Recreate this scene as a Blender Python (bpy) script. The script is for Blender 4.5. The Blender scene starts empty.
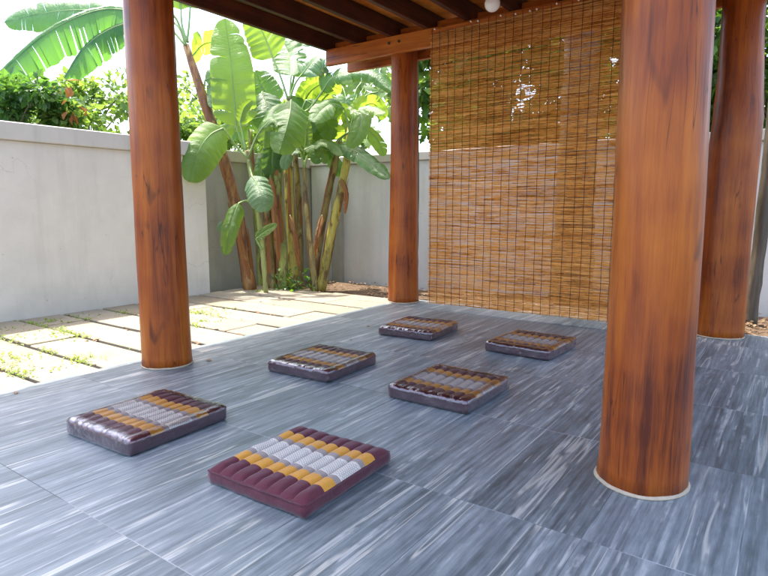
import bpy, math, random
import numpy as np
from mathutils import Vector, Matrix, noise as mnoise

S = bpy.context.scene
COL = S.collection
R = math.radians
random.seed(7)
rng = np.random.default_rng(7)

# ------------------------------------------------------------------ camera
CAM_P, CAM_A, CAM_H, FPX = R(7.8), R(35.4), 1.0, 577.0
cd = bpy.data.cameras.new('camera'); cam = bpy.data.objects.new('camera', cd); COL.objects.link(cam)
cam.location = (0, 0, CAM_H); cam.rotation_euler = (R(90) - CAM_P, 0, CAM_A)
cd.sensor_width = 36; cd.lens = 36 * FPX / 768; cd.clip_start = .05; cd.clip_end = 500
S.camera = cam
_fh = Vector((-math.sin(CAM_A), math.cos(CAM_A), 0)); _R = Vector((math.cos(CAM_A), math.sin(CAM_A), 0))
_F = _fh * math.cos(CAM_P) - Vector((0, 0, 1)) * math.sin(CAM_P); _U = _R.cross(_F)
CAMV = Vector((0, 0, CAM_H))

def at(px, py, d):
    """survey point: pixel of the photograph + distance along the view -> place in the world"""
    return CAMV + (_F * FPX + _R * (px - 384) - _U * (py - 288)) * (d / FPX)

# ------------------------------------------------------------------ object helpers
def mesh_obj(name, verts, faces, mat=None, parent=None, smooth=False, uvs=None, mats=None, fmat=None):
    me = bpy.data.meshes.new(name)
    me.from_pydata([tuple(v) for v in verts], [], [tuple(f) for f in faces])
    if uvs is not None:
        ul = me.uv_layers.new(name='UVMap')
        li = np.empty(len(me.loops), dtype=np.int32); me.loops.foreach_get('vertex_index', li)
        ul.data.foreach_set('uv', np.asarray(uvs, dtype=np.float32)[li].ravel())
    if mats:
        for m in mats: me.materials.append(m)
        me.polygons.foreach_set('material_index', np.asarray(fmat, dtype=np.int32))
    elif mat: me.materials.append(mat)
    if smooth: me.polygons.foreach_set('use_smooth', [True] * len(me.polygons))
    me.update()
    o = bpy.data.objects.new(name, me); COL.objects.link(o)
    if parent is not None: o.parent = parent
    return o

def tag(o, label=None, cat=None, group=None, kind=None):
    if label: o['label'] = label
    if cat: o['category'] = cat
    if group: o['group'] = group
    if kind: o['kind'] = kind
    return o

def empty(name, loc=(0, 0, 0), rz=0):
    o = bpy.data.objects.new(name, None); COL.objects.link(o)
    o.location = loc; o.rotation_euler = (0, 0, rz); o.empty_display_size = .1
    return o

def copy_tree(o, parent=None):
    c = o.copy(); COL.objects.link(c)
    if parent is not None: c.parent = parent
    for ch in list(o.children): copy_tree(ch, c)
    return c

class MB:
    def __init__(s): s.v = []; s.f = []
    def add(s, v, f):
        n = len(s.v); s.v += [Vector(p) for p in v]; s.f += [tuple(i + n for i in q) for q in f]; return s
    def box(s, x0, x1, y0, y1, z0, z1, b=0.0):
        if b <= 0:
            s.add([(x0,y0,z0),(x1,y0,z0),(x1,y1,z0),(x0,y1,z0),(x0,y0,z1),(x1,y0,z1),(x1,y1,z1),(x0,y1,z1)],
                  [(0,3,2,1),(4,5,6,7),(0,1,5,4),(1,2,6,5),(2,3,7,6),(3,0,4,7)]); return s
        X, Y, Z = (x0, x1), (y0, y1), (z0, z1)
        idx = {}; v = []
        for i in (0, 1):
            for j in (0, 1):
                for k in (0, 1):
                    sx, sy, sz = 1-2*i, 1-2*j, 1-2*k
                    for ax in range(3):
                        p = [X[i]+sx*b, Y[j]+sy*b, Z[k]+sz*b]; p[ax] = (X[i], Y[j], Z[k])[ax]
                        idx[i,j,k,ax] = len(v); v.append(p)
        f = []
        def q(*k): f.append(tuple(idx[a] for a in k))
        for i in (0, 1):
            q((i,0,0,0),(i,1,0,0),(i,1,1,0),(i,0,1,0)); q((0,i,0,1),(1,i,0,1),(1,i,1,1),(0,i,1,1)); q((0,0,i,2),(1,0,i,2),(1,1,i,2),(0,1,i,2))
            for j in (0, 1):
                q((0,i,j,1),(1,i,j,1),(1,i,j,2),(0,i,j,2)); q((i,0,j,0),(i,1,j,0),(i,1,j,2),(i,0,j,2)); q((i,j,0,0),(i,j,1,0),(i,j,1,1),(i,j,0,1))
                for k in (0, 1): f.append((idx[i,j,k,0], idx[i,j,k,1], idx[i,j,k,2]))
        s.add(v, f); return s
    def tube(s, pts, rad, n=10, cap=True, wob=0.0, seed=0):
        pts = [Vector(p) for p in pts]; m = len(pts)
        if not hasattr(rad, '__len__'): rad = [rad] * m
        rings = []; t0 = (pts[1] - pts[0]).normalized()
        a = t0.orthogonal().normalized()
        base = len(s.v)
        for i in range(m):
            t = (pts[min(i+1, m-1)] - pts[max(i-1, 0)]).normalized()
            a = (a - t * a.dot(t)).normalized(); b = t.cross(a)
            for k in range(n):
                an = 2 * math.pi * k / n
                r = rad[i]
                if wob: r *= 1 + wob * mnoise.noise(Vector((math.cos(an)*1.3 + seed*7.1, math.sin(an)*1.3, i*.55)))
                s.v.append(pts[i] + (a * math.cos(an) + b * math.sin(an)) * r)
        for i in range(m - 1):
            for k in range(n):
                k2 = (k + 1) % n
                s.f.append((base+i*n+k, base+i*n+k2, base+(i+1)*n+k2, base+(i+1)*n+k))
        if cap:
            s.f.append(tuple(base + k for k in reversed(range(n)))); s.f.append(tuple(base + (m-1)*n + k for k in range(n)))
        return s
    def lathe(s, prof, n=24, c=(0, 0, 0)):
        base = len(s.v); m = len(prof)
        for r, z in prof:
            for k in range(n):
                an = 2*math.pi*k/n; s.v.append(Vector((c[0]+r*math.cos(an), c[1]+r*math.sin(an), c[2]+z)))
        for i in range(m-1):
            for k in range(n):
                k2 = (k+1) % n; s.f.append((base+i*n+k, base+i*n+k2, base+(i+1)*n+k2, base+(i+1)*n+k))
        return s
    def build(s, name, mat, parent=None, smooth=False, uvs=None):
        return mesh_obj(name, s.v, s.f, mat, parent, smooth, uvs)

def spline(ctrl, n):
    P = [Vector(p) for p in ctrl]
    if len(P) == 2: return [P[0].lerp(P[1], i/(n-1)) for i in range(n)]
    P = [P[0]*2 - P[1]] + P + [P[-1]*2 - P[-2]]
    out = []; seg = len(P) - 3
    for i in range(n):
        u = i/(n-1)*seg; k = min(int(u), seg-1); t = u - k
        a, b, c, d = P[k:k+4]
        out.append(.5*((2*b) + (c-a)*t + (2*a-5*b+4*c-d)*t*t + (3*b-a-3*c+d)*t**3))
    return out

# ------------------------------------------------------------------ material helpers
class NT:
    def __init__(s, name):
        s.m = bpy.data.materials.new(name); s.m.use_nodes = True
        s.t = s.m.node_tree; s.t.nodes.clear(); s.out = s.n('ShaderNodeOutputMaterial')
    def n(s, typ, **kw):
        o = s.t.nodes.new(typ)
        for k, v in kw.items(): setattr(o, k, v)
        return o
    def l(s, a, b): s.t.links.new(a, b); return s
    def val(s, node, **kw):
        for k, v in kw.items():
            node.inputs[k.replace('_', ' ')].default_value = v
        return node
    def coord(s, kind='Object', scale=(1, 1, 1), loc=(0, 0, 0), rot=(0, 0, 0)):
        tc = s.n('ShaderNodeTexCoord'); mp = s.n('ShaderNodeMapping')
        mp.inputs['Scale'].default_value = scale; mp.inputs['Location'].default_value = loc; mp.inputs['Rotation'].default_value = rot
        s.l(tc.outputs[kind], mp.inputs['Vector']); return mp.outputs['Vector']
    def geo(s, scale=(1, 1, 1)):
        g = s.n('ShaderNodeNewGeometry'); mp = s.n('ShaderNodeMapping'); mp.inputs['Scale'].default_value = scale
        s.l(g.outputs['Position'], mp.inputs['Vector']); return mp.outputs['Vector']
    def noise(s, vec, scale=5, detail=4, rough=.5, dist=0):
        o = s.n('ShaderNodeTexNoise'); s.l(vec, o.inputs['Vector'])
        o.inputs['Scale'].default_value = scale; o.inputs['Detail'].default_value = detail
        o.inputs['Roughness'].default_value = rough; o.inputs['Distortion'].default_value = dist
        return o.outputs['Fac']
    def ramp(s, fac, stops, interp='LINEAR'):
        o = s.n('ShaderNodeValToRGB'); o.color_ramp.interpolation = interp
        e = o.color_ramp.elements
        while len(e) < len(stops): e.new(.5)
        for i, (p, c) in enumerate(stops):
            e[i].position = p; e[i].color = (*c, 1) if hasattr(c, '__len__') else (c, c, c, 1)
        s.l(fac, o.inputs['Fac']); return o.outputs['Color']
    def mix(s, fac, a, b, mode='MIX'):
        o = s.n('ShaderNodeMix', data_type='RGBA', blend_type=mode)
        for x, i in ((fac, 0), (a, 6), (b, 7)):
            if isinstance(x, (int, float)): o.inputs[i].default_value = x if i == 0 else (x, x, x, 1)
            elif isinstance(x, tuple): o.inputs[i].default_value = (*x, 1)
            else: s.l(x, o.inputs[i])
        return o.outputs[2]
    def math(s, op, a, b=0.0, c=None):
        o = s.n('ShaderNodeMath', operation=op)
        for x, i in ((a, 0), (b, 1), (c, 2)):
            if x is None: continue
            if isinstance(x, (int, float)): o.inputs[i].default_value = x
            else: s.l(x, o.inputs[i])
        return o.outputs[0]
    def bump(s, h, strength=.3, dist=.01):
        o = s.n('ShaderNodeBump'); s.l(h, o.inputs['Height'])
        o.inputs['Strength'].default_value = strength; o.inputs['Distance'].default_value = dist; return o.outputs['Normal']
    def bsdf(s, col, rough=.6, normal=None, spec=.5, **kw):
        b = s.n('ShaderNodeBsdfPrincipled')
        if isinstance(col, tuple): b.inputs['Base Color'].default_value = (*col, 1)
        else: s.l(col, b.inputs['Base Color'])
        if isinstance(rough, (int, float)): b.inputs['Roughness'].default_value = rough
        else: s.l(rough, b.inputs['Roughness'])
        b.inputs['Specular IOR Level'].default_value = spec
        if normal is not None: s.l(normal, b.inputs['Normal'])
        for k, v in kw.items(): b.inputs[k.replace('_', ' ')].default_value = v
        return b.outputs[0]
    def trans(s, col):
        b = s.n('ShaderNodeBsdfTranslucent')
        if isinstance(col, tuple): b.inputs['Color'].default_value = (*col, 1)
        else: s.l(col, b.inputs['Color'])
        return b.outputs[0]
    def mixs(s, fac, a, b):
        o = s.n('ShaderNodeMixShader')
        if isinstance(fac, (int, float)): o.inputs[0].default_value = fac
        else: s.l(fac, o.inputs[0])
        s.l(a, o.inputs[1]); s.l(b, o.inputs[2]); return o.outputs[0]
    def done(s, sh): s.l(sh, s.out.inputs['Surface']); return s.m
    def rand(s): return s.n('ShaderNodeNewGeometry').outputs['Random Per Island']

M = {}
def simple(name, col, rough=.6, var=.25, scale=12, spec=.5, bump=.15):
    t = NT(name); v = t.coord()
    n = t.noise(v, scale, 5, .6)
    c = t.ramp(n, [(.25, tuple(x*(1-var) for x in col)), (.75, tuple(min(1, x*(1+var)) for x in col))])
    M[name] = t.done(t.bsdf(c, rough, t.bump(n, bump, .004), spec)); return M[name]

# wood ---------------------------------------------------------------
def wood(name, dark, mid, light, axis='z', rough=.28, coat=.35, knots=True, fine=1.0, seedoff=0.0):
    t = NT(name)
    k = {'x': (.5, 9, 9), 'y': (9, .5, 9), 'z': (9, 9, .5)}[axis]
    g = t.geo()                                     # world position: each column gets its own figure
    off = t.n('ShaderNodeVectorMath', operation='ADD'); t.l(g, off.inputs[0]); off.inputs[1].default_value = (seedoff, seedoff*1.7, seedoff*.6)
    g = off.outputs[0]
    mp = t.n('ShaderNodeMapping'); mp.inputs['Scale'].default_value = k; t.l(g, mp.inputs['Vector']); v = mp.outputs['Vector']
    a = t.noise(v, 1.15, 5, .6, .35); b = t.noise(v, 5.0*fine, 5, .65, .3)
    mp2 = t.n('ShaderNodeMapping'); mp2.inputs['Scale'].default_value = tuple(x*5 for x in k); t.l(g, mp2.inputs['Vector'])
    c = t.noise(mp2.outputs['Vector'], 4, 3, .6)
    blot = t.noise(g, 2.6, 3, .5)
    f = t.math('ADD', t.math('MULTIPLY', a, .62), t.math('MULTIPLY', b, .24))
    f = t.math('ADD', f, t.math('MULTIPLY', c, .13))
    f = t.math('ADD', f, t.math('MULTIPLY', t.math('SUBTRACT', blot, .5), .42))
    colr = t.ramp(f, [(.33, dark), (.46, mid), (.67, light), (.82, tuple(x*.8 for x in light))])
    if knots:
        mk = t.n('ShaderNodeMapping'); t.l(g, mk.inputs['Vector'])
        mk.inputs['Scale'].default_value = tuple(2.6 if x < 1 else 10.5 for x in k)
        kn = t.noise(mk.outputs['Vector'], 1.2, 2, .4, .6)
        kf = t.ramp(kn, [(.645, 0.0), (.76, 1.0)])
        colr = t.mix(t.math('MULTIPLY', kf, .75), colr, tuple(x*.45 for x in dark))
        # thin checks along the grain
        ck = t.noise(v, 2.2, 2, .4, .2)
        cf = t.ramp(ck, [(.49, 0.0), (.5, 1.0), (.51, 0.0)])
        gate = t.ramp(t.noise(g, 3.1, 2, .5), [(.5, 0.0), (.6, 1.0)])
        colr = t.mix(t.math('MULTIPLY', t.math('MULTIPLY', cf, gate), .8), colr, tuple(x*.4 for x in dark))
    h = t.math('ADD', t.math('MULTIPLY', b, .6), t.math('MULTIPLY', a, .8))
    rr = t.math('ADD', t.math('MULTIPLY', c, .22), rough - .1)
    b_ = t.bsdf(colr, rr, t.bump(h, .45, .009), .28, Coat_Weight=coat, Coat_Roughness=.22)
    M[name] = t.done(b_); return M[name]

wood('column_wood', (.080, .014, .004), (.235, .048, .006), (.41, .112, .010), 'z', .38, .05)
wood('beam_wood', (.12, .026, .005), (.35, .095, .014), (.50, .17, .028), 'x', .45, .05, fine=1.4, seedoff=3.0)
wood('rafter_wood', (.026, .009, .009), (.050, .016, .012), (.11, .038, .017), 'y', .5, .05, False, seedoff=5.0)
wood('ceiling_wood', (.32, .07, .008), (.54, .165, .018), (.64, .25, .04), 'y', .5, .05, False, seedoff=9.0)

# floor ----------------------------------------------------------------
def floor_mat():
    t = NT('slate_marble_tile')
    g = t.n('ShaderNodeNewGeometry').outputs['Position']
    sp = t.n('ShaderNodeSeparateXYZ'); t.l(g, sp.inputs[0])
    TX, TY, X0, Y0 = .4, .8, -.06, .09
    ux = t.math('DIVIDE', t.math('SUBTRACT', sp.outputs[0], X0), TX); uy = t.math('DIVIDE', t.math('SUBTRACT', sp.outputs[1], Y0), TY)
    ix = t.math('FLOOR', ux); iy = t.math('FLOOR', uy)
    fx = t.math('SUBTRACT', ux, ix); fy = t.math('SUBTRACT', uy, iy)
    cid = t.n('ShaderNodeCombineXYZ'); t.l(ix, cid.inputs[0]); t.l(iy, cid.inputs[1])
    wn = t.n('ShaderNodeTexWhiteNoise', noise_dimensions='3D'); t.l(cid.outputs[0], wn.inputs['Vector'])
    rnd = wn.outputs['Value']; rc = wn.outputs['Color']
    sc = t.n('ShaderNodeVectorMath', operation='SCALE'); t.l(rc, sc.inputs[0]); sc.inputs['Scale'].default_value = 40.0
    ad = t.n('ShaderNodeVectorMath', operation='ADD'); t.l(g, ad.inputs[0]); t.l(sc.outputs[0], ad.inputs[1])
    P = ad.outputs[0]
    # wander of the bedding
    def mapped(s):
        mp = t.n('ShaderNodeMapping'); mp.inputs['Scale'].default_value = s; t.l(P, mp.inputs['Vector']); return mp.outputs['Vector']
    a = t.noise(mapped((16, 1.3, 1)), 1.0, 5, .62, .12)
    b = t.noise(mapped((58, 1.7, 1)), 1.0, 4, .58, .1)
    b2 = t.noise(mapped((150, 6, 1)), 1.0, 3, .6, .1)
    c = t.noise(mapped((20, 6, 9)), 2.0, 5, .62, 0)
    f = t.math('ADD', t.math('MULTIPLY', a, .34), t.math('MULTIPLY', b, .34))
    f = t.math('ADD', f, t.math('MULTIPLY', b2, .14))
    f = t.math('ADD', f, t.math('MULTIPLY', c, .17))
    f = t.math('ADD', f, t.math('MULTIPLY', t.math('SUBTRACT', rnd, .5), .075))
    base = t.ramp(f, [(.38, (.044, .062, .070)), (.47, (.105, .132, .147)), (.56, (.195, .226, .243)), (.68, (.40, .425, .43))])
    # pale bedding streaks of different widths, starting and stopping
    br = t.ramp(t.noise(mapped((8, 3.0, 1)), 1.0, 3, .6), [(.40, 0.0), (.50, 1.0)])
    v1 = t.noise(mapped((13, .5, 1)), 1.0, 3, .5, .2)
    vf = t.ramp(v1, [(.572, 0.0), (.592, 1.0), (.602, .7), (.62, 0.0)])
    vein = t.math('MULTIPLY', t.math('MULTIPLY', vf, br), .62)
    col = t.mix(vein, base, (.56, .54, .48))
    v3 = t.noise(mapped((52, 1.5, 1)), 1.0, 3, .5, .1)
    v3f = t.ramp(v3, [(.57, 0.0), (.66, 1.0)])
    br3 = t.ramp(t.noise(mapped((14, 5.0, 2)), 1.3, 3, .6), [(.46, 0.0), (.58, 1.0)])
    col = t.mix(t.math('MULTIPLY', t.math('MULTIPLY', v3f, br3), .55), col, (.48, .49, .48))
    du = t.ramp(t.noise(g, 1.7, 5, .6, .4), [(.4, 0.0), (.75, 1.0)])
    col = t.mix(t.math('MULTIPLY', du, .10), col, (.38, .385, .39))
    # grout
    ex = t.math('MULTIPLY', t.math('MINIMUM', fx, t.math('SUBTRACT', 1.0, fx)), TX)
    ey = t.math('MULTIPLY', t.math('MINIMUM', fy, t.math('SUBTRACT', 1.0, fy)), TY)
    e = t.math('MINIMUM', ex, ey)
    gr = t.math('LESS_THAN', e, .0015)
    gcol = t.ramp(t.noise(g, 1.1, 2, .5), [(.42, (.05, .06, .07)), (.52, (.40, .41, .42))])
    col = t.mix(t.math('MULTIPLY', gr, .85), col, gcol)
    rough = t.math('ADD', t.math('MULTIPLY', c, .3), .25)
    rough = t.math('ADD', rough, t.math('MULTIPLY', gr, .4))
    hh = t.noise(mapped((7, 3, 7)), 2.0, 2, .5)
    M['floor'] = t.done(t.bsdf(col, rough, t.bump(hh, .25, .004), .85))
floor_mat()

# plaster / concrete ----------------------------------------------------
def plaster(name, col, stain=(.30, .29, .25), amt=.5):
    t = NT(name); g = t.geo()
    big = t.noise(g, .9, 5, .6, .4); mid = t.noise(g, 5, 6, .65); fine = t.noise(g, 60, 4, .6)
    gs = t.geo((3.2, 3.2, .35)); run = t.noise(gs, 1.6, 5, .6, .2)
    c = t.ramp(t.math('ADD', t.math('MULTIPLY', big, .6), t.math('MULTIPLY', mid, .4)), [(.3, tuple(x*.86 for x in col)), (.7, tuple(min(1, x*1.06) for x in col))])
    rf = t.ramp(run, [(.50, 0.0), (.66, 1.0)])
    c = t.mix(t.math('MULTIPLY', rf, amt*.5), c, stain)
    sp = t.n('ShaderNodeSeparateXYZ'); t.l(t.n('ShaderNodeNewGeometry').outputs['Position'], sp.inputs[0])
    # splash-back grime with a ragged edge along the foot, and lichen spots
    low = t.math('SUBTRACT', .55, t.math('ADD', sp.outputs[2], t.math('MULTIPLY', mid, .45)))
    lf = t.ramp(low, [(.0, 0.0), (.35, 1.0)])
    c = t.mix(t.math('MULTIPLY', lf, amt*.35), c, stain)
    spots = t.ramp(t.noise(g, 14, 2, .5), [(.73, 0.0), (.77, 1.0)])
    c = t.mix(t.math('MULTIPLY', spots, .35), c, (.16, .16, .13))
    # hairline cracks
    vo = t.n('ShaderNodeTexVoronoi', feature='DISTANCE_TO_EDGE'); vo.inputs['Scale'].default_value = .75
    dn = t.n('ShaderNodeTexNoise'); dn.inputs['Scale'].default_value = 2.2; dn.inputs['Detail'].default_value = 6; t.l(g, dn.inputs['Vector'])
    va = t.n('ShaderNodeVectorMath', operation='MULTIPLY_ADD'); t.l(dn.outputs['Color'], va.inputs[0]); va.inputs[1].default_value = (.9, .9, .9); t.l(g, va.inputs[2])
    t.l(va.outputs[0], vo.inputs['Vector'])
    cr = t.ramp(vo.outputs['Distance'], [(.0, 1.0), (.004, 0.0)])
    gate = t.ramp(t.noise(g, .8, 2), [(.5, 0.0), (.62, 1.0)])
    c = t.mix(t.math('MULTIPLY', t.math('MULTIPLY', cr, gate), .4), c, (.2, .19, .17))
    M[name] = t.done(t.bsdf(c, .88, t.bump(t.math('ADD', mid, t.math('MULTIPLY', fine, .35)), .22, .006), .25))
plaster('plaster_warm', (.66, .62, .54), (.36, .34, .29), .4)
plaster('plaster_grey', (.40, .395, .335), (.24, .25, .19), .8)
plaster('plaster_white', (.62, .62, .59), (.42, .42, .38), .5)
plaster('cap_concrete', (.57, .54, .475), (.33, .32, .29), .7)

def paving_mat():
    t = NT('paving_stone'); r = t.rand(); g = t.geo()
    n = t.noise(g, 3.5, 6, .65); f = t.noise(g, 45, 4, .6)
    base = t.ramp(r, [(0, (.185, .157, .108)), (.35, (.225, .198, .145)), (.7, (.20, .178, .138)), (1, (.25, .222, .168))])
    c = t.mix(t.ramp(n, [(.4, 0.0), (.75, .5)]), base, (.33, .29, .21))
    moss = t.ramp(t.noise(g, 2.1, 4, .6), [(.6, 0.0), (.72, 1.0)])
    c = t.mix(t.math('MULTIPLY', moss, .35), c, (.13, .13, .06))
    st = t.ramp(t.noise(g, 7, 5, .7, .5), [(.55, 0.0), (.7, 1.0)])
    c = t.mix(t.math('MULTIPLY', st, .35), c, (.11, .095, .065))
    M['paving'] = t.done(t.bsdf(c, .85, t.bump(t.math('ADD', n, t.math('MULTIPLY', f, .3)), .4, .01), .3))
paving_mat()

def soil_mat():
    t = NT('soil'); g = t.geo(); n = t.noise(g, 6, 8, .7); f = t.noise(g, 70, 5, .7)
    c = t.ramp(t.math('ADD', t.math('MULTIPLY', n, .6), t.math('MULTIPLY', f, .4)), [(.3, (.05, .032, .02)), (.5, (.125, .082, .05)), (.7, (.22, .155, .10))])
    M['soil'] = t.done(t.bsdf(c, .95, t.bump(t.math('ADD', n, f), .7, .03), .2))
soil_mat()
simple('grout', (.40, .32, .23), .8, .2, 30)
simple('metal', (.55, .55, .55), .4, .1)
simple('bolt_dark', (.03, .02, .018), .5, .2)
simple('twig', (.12, .08, .05), .9, .4, 20)

# foliage ---------------------------------------------------------------
def leaf_mat(name, c0, c1, c2, tr, trans_amt=.42, rough=.42, spec=.5):
    t = NT(name); r = t.rand(); g = t.geo()
    n = t.noise(g, 9, 3, .5)
    f = t.math('ADD', t.math('MULTIPLY', r, .75), t.math('MULTIPLY', n, .25))
    c = t.ramp(f, [(.1, c0), (.5, c1), (.9, c2)])
    tc = t.mix(.5, c, tr)
    sh = t.mixs(trans_amt, t.bsdf(c, rough, None, spec), t.trans(t.mix(r, tr, tuple(x*.6 for x in tr))))
    M[name] = t.done(sh)
leaf_mat('leaf_dark', (.015, .05, .016), (.03, .085, .022), (.055, .13, .03), (.12, .30, .03), .3, .35)
leaf_mat('leaf_shrub', (.022, .07, .022), (.045, .12, .03), (.08, .17, .045), (.20, .42, .05), .36, .32)
leaf_mat('leaf_mid', (.03, .085, .016), (.05, .13, .022), (.08, .18, .03), (.26, .5, .035))
leaf_mat('leaf_bright', (.05, .12, .022), (.08, .165, .032), (.115, .19, .045), (.36, .55, .07), .45)
leaf_mat('leaf_dry', (.22, .085, .025), (.30, .12, .035), (.36, .18, .06), (.45, .18, .05), .3, .7)
leaf_mat('leaf_litter', (.09, .05, .025), (.19, .11, .055), (.30, .20, .11), (.3, .18, .08), .1, .8)
leaf_mat('weed_green', (.12, .20, .03), (.18, .27, .05), (.26, .34, .08), (.45, .55, .08), .4, .6)

def banana_leaf_mat(name, c_top, c_alt, tr, ta):
    t = NT(name)
    uv = t.n('ShaderNodeTexCoord').outputs['UV']
    mp = t.n('ShaderNodeMapping'); mp.inputs['Scale'].default_value = (70, 2.2, 1); t.l(uv, mp.inputs['Vector'])
    n = t.noise(mp.outputs['Vector'], 1, 4, .6)
    mp2 = t.n('ShaderNodeMapping'); mp2.inputs['Scale'].default_value = (12, 1.2, 1); t.l(uv, mp2.inputs['Vector'])
    b = t.noise(mp2.outputs['Vector'], 1, 3, .5)
    g = t.noise(t.geo(), 4, 3, .5)
    f = t.math('ADD', t.math('MULTIPLY', n, .4), t.math('ADD', t.math('MULTIPLY', b, .35), t.math('MULTIPLY', g, .25)))
    c = t.ramp(f, [(.3, c_top), (.7, c_alt)])
    # yellow and brown scorch on the rim
    sp = t.n('ShaderNodeSeparateXYZ'); t.l(uv, sp.inputs[0])
    rim = t.ramp(t.math('ADD', sp.outputs[1], t.math('MULTIPLY', t.math('SUBTRACT', g, .5), .35)), [(.95, 0.0), (1.03, 1.0)])
    c = t.mix(t.math('MULTIPLY', rim, .7), c, (.24, .20, .05))
    tc = t.mix(n, tr, tuple(x*.7 for x in tr))
    nm = t.bump(t.math('ADD', n, t.math('MULTIPLY', b, 1.5)), .6, .014)
    sh = t.mixs(ta, t.bsdf(c, .36, nm, .55), t.trans(tc))
    M[name] = t.done(sh)
banana_leaf_mat('banana_leaf_green', (.055, .14, .02), (.11, .215, .035), (.44, .66, .06), .52)
banana_leaf_mat('banana_leaf_pale', (.10, .19, .085), (.16, .27, .12), (.30, .48, .10), .34)
banana_leaf_mat('banana_leaf_dark', (.034, .10, .026), (.07, .16, .036), (.28, .52, .05), .44)
banana_leaf_mat('banana_leaf_glow', (.10, .19, .02), (.14, .24, .025), (.44, .64, .05), .55)
banana_leaf_mat('banana_leaf_vivid', (.022, .095, .032), (.05, .145, .048), (.20, .48, .06), .40)
simple('midrib_green', (.20, .30, .085), .45, .2, 6)

def banana_stem_mat(name, cols):
    t = NT(name); g = t.geo((14, 14, 1.5)); n = t.noise(g, 1, 5, .6, .3)
    p = t.noise(t.geo((8, 8, 3.2)), 1.2, 4, .6, .5)
    c = t.ramp(n, [(.3, cols[0]), (.5, cols[1]), (.68, cols[2])])
    pf = t.ramp(p, [(.5, 0.0), (.6, 1.0)])
    c = t.mix(t.math('MULTIPLY', pf, .85), c, cols[3])
    M[name] = t.done(t.bsdf(c, .5, t.bump(n, .5, .01), .4))
banana_stem_mat('stem_brown', [(.09, .035, .016), (.24, .10, .03), (.42, .27, .08), (.12, .045, .02)])
banana_stem_mat('stem_green', [(.10, .15, .03), (.22, .26, .05), (.36, .36, .09), (.12, .06, .025)])
banana_stem_mat('stem_yellow', [(.28, .24, .05), (.45, .38, .07), (.55, .47, .12), (.10, .045, .02)])
banana_stem_mat('stem_young', [(.16, .17, .05), (.26, .28, .08), (.36, .40, .14), (.19, .12, .05)])
banana_stem_mat('stem_spotted', [(.14, .10, .03), (.27, .21, .06), (.38, .33, .12), (.09, .045, .02)])
banana_stem_mat('bark', [(.035, .026, .017), (.075, .058, .038), (.13, .105, .075), (.055, .055, .03)])

# reed blind ---------------------------------------------------------------
def blind_mat():
    t = NT('split_bamboo'); r = t.rand()
    v = t.geo((6, 6, 40)); n = t.noise(v, 1, 5, .65)
    v2 = t.geo((30, 5, 115)); n2 = t.noise(v2, 1, 3, .7)
    f = t.math('ADD', t.math('MULTIPLY', r, .26), t.math('ADD', t.math('MULTIPLY', n, .30), t.math('MULTIPLY', n2, .46)))
    c = t.ramp(f, [(.31, (.18, .055, .012)), (.40, (.50, .23, .05)), (.51, (.74, .43, .11)), (.68, (.86, .63, .27))])
    tc = t.mix(.5, c, (.97, .54, .105))
    M['blind'] = t.done(t.mixs(.58, t.bsdf(c, .55, None, .4), t.trans(tc)))
blind_mat()
simple('string', (.05, .02, .018), .8, .2)

# cushions ---------------------------------------------------------------
def cushion_top_mat(name, k=1.0):
    t = NT(name)
    uv = t.n('ShaderNodeTexCoord').outputs['UV']
    sp = t.n('ShaderNodeSeparateXYZ'); t.l(uv, sp.inputs[0])
    y = sp.outputs[1]
    mar = (.090, .019, .030); gold = (.50, .235, .03); grey = (.20, .16, .15); white = (.55, .51, .46)
    yb = t.math('ADD', y, t.math('MULTIPLY', t.math('SUBTRACT', t.noise(uv, 6, 2), .5), .012))
    c = t.ramp(yb, [(0, mar), (.200, gold), (.325, grey), (.385, white), (.615, grey), (.675, gold), (.800, mar)], 'CONSTANT')
    # woven diamonds in the pale band, fine pin stripes in the grey ones
    mp = t.n('ShaderNodeMapping'); mp.inputs['Scale'].default_value = (1, 1, 1); t.l(uv, mp.inputs['Vector'])
    xs = t.math('MULTIPLY', sp.outputs[0], 8*4.0); ys = t.math('MULTIPLY', y, 48.0)
    tri = lambda q: t.math('ABSOLUTE', t.math('SUBTRACT', t.math('FRACT', q), .5))
    dia = t.math('ADD', tri(xs), tri(ys))
    df = t.math('LESS_THAN', t.math('ABSOLUTE', t.math('SUBTRACT', dia, .5)), .13)
    inw = t.math('MULTIPLY', t.math('GREATER_THAN', yb, .40), t.math('LESS_THAN', yb, .60))
    c = t.mix(t.math('MULTIPLY', t.math('MULTIPLY', df, inw), .75), c, (.22, .19, .18))
    st = t.math('GREATER_THAN', t.math('FRACT', t.math('MULTIPLY', y, 62.0)), .55)
    ing = t.math('ADD', t.math('MULTIPLY', t.math('GREATER_THAN', yb, .325), t.math('LESS_THAN', yb, .40)), t.math('MULTIPLY', t.math('GREATER_THAN', yb, .60), t.math('LESS_THAN', yb, .675)))
    c = t.mix(t.math('MULTIPLY', t.math('MULTIPLY', st, ing), .5), c, (.42, .36, .33))
    wv = t.noise(t.coord('Object', (260, 260, 260)), 1, 2, .5)
    c = t.mix(.25, c, t.ramp(wv, [(.3, .25), (.7, .75)]), 'OVERLAY')
    cr = t.noise(t.coord('Object'), 22, 4, .6)
    b = t.bsdf(c, .85, t.bump(t.math('ADD', t.math('MULTIPLY', cr, .8), t.math('MULTIPLY', wv, .15)), .35, .008), .2, Sheen_Weight=.15)
    M[name] = t.done(b)
cushion_top_mat('cushion_top')
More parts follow.
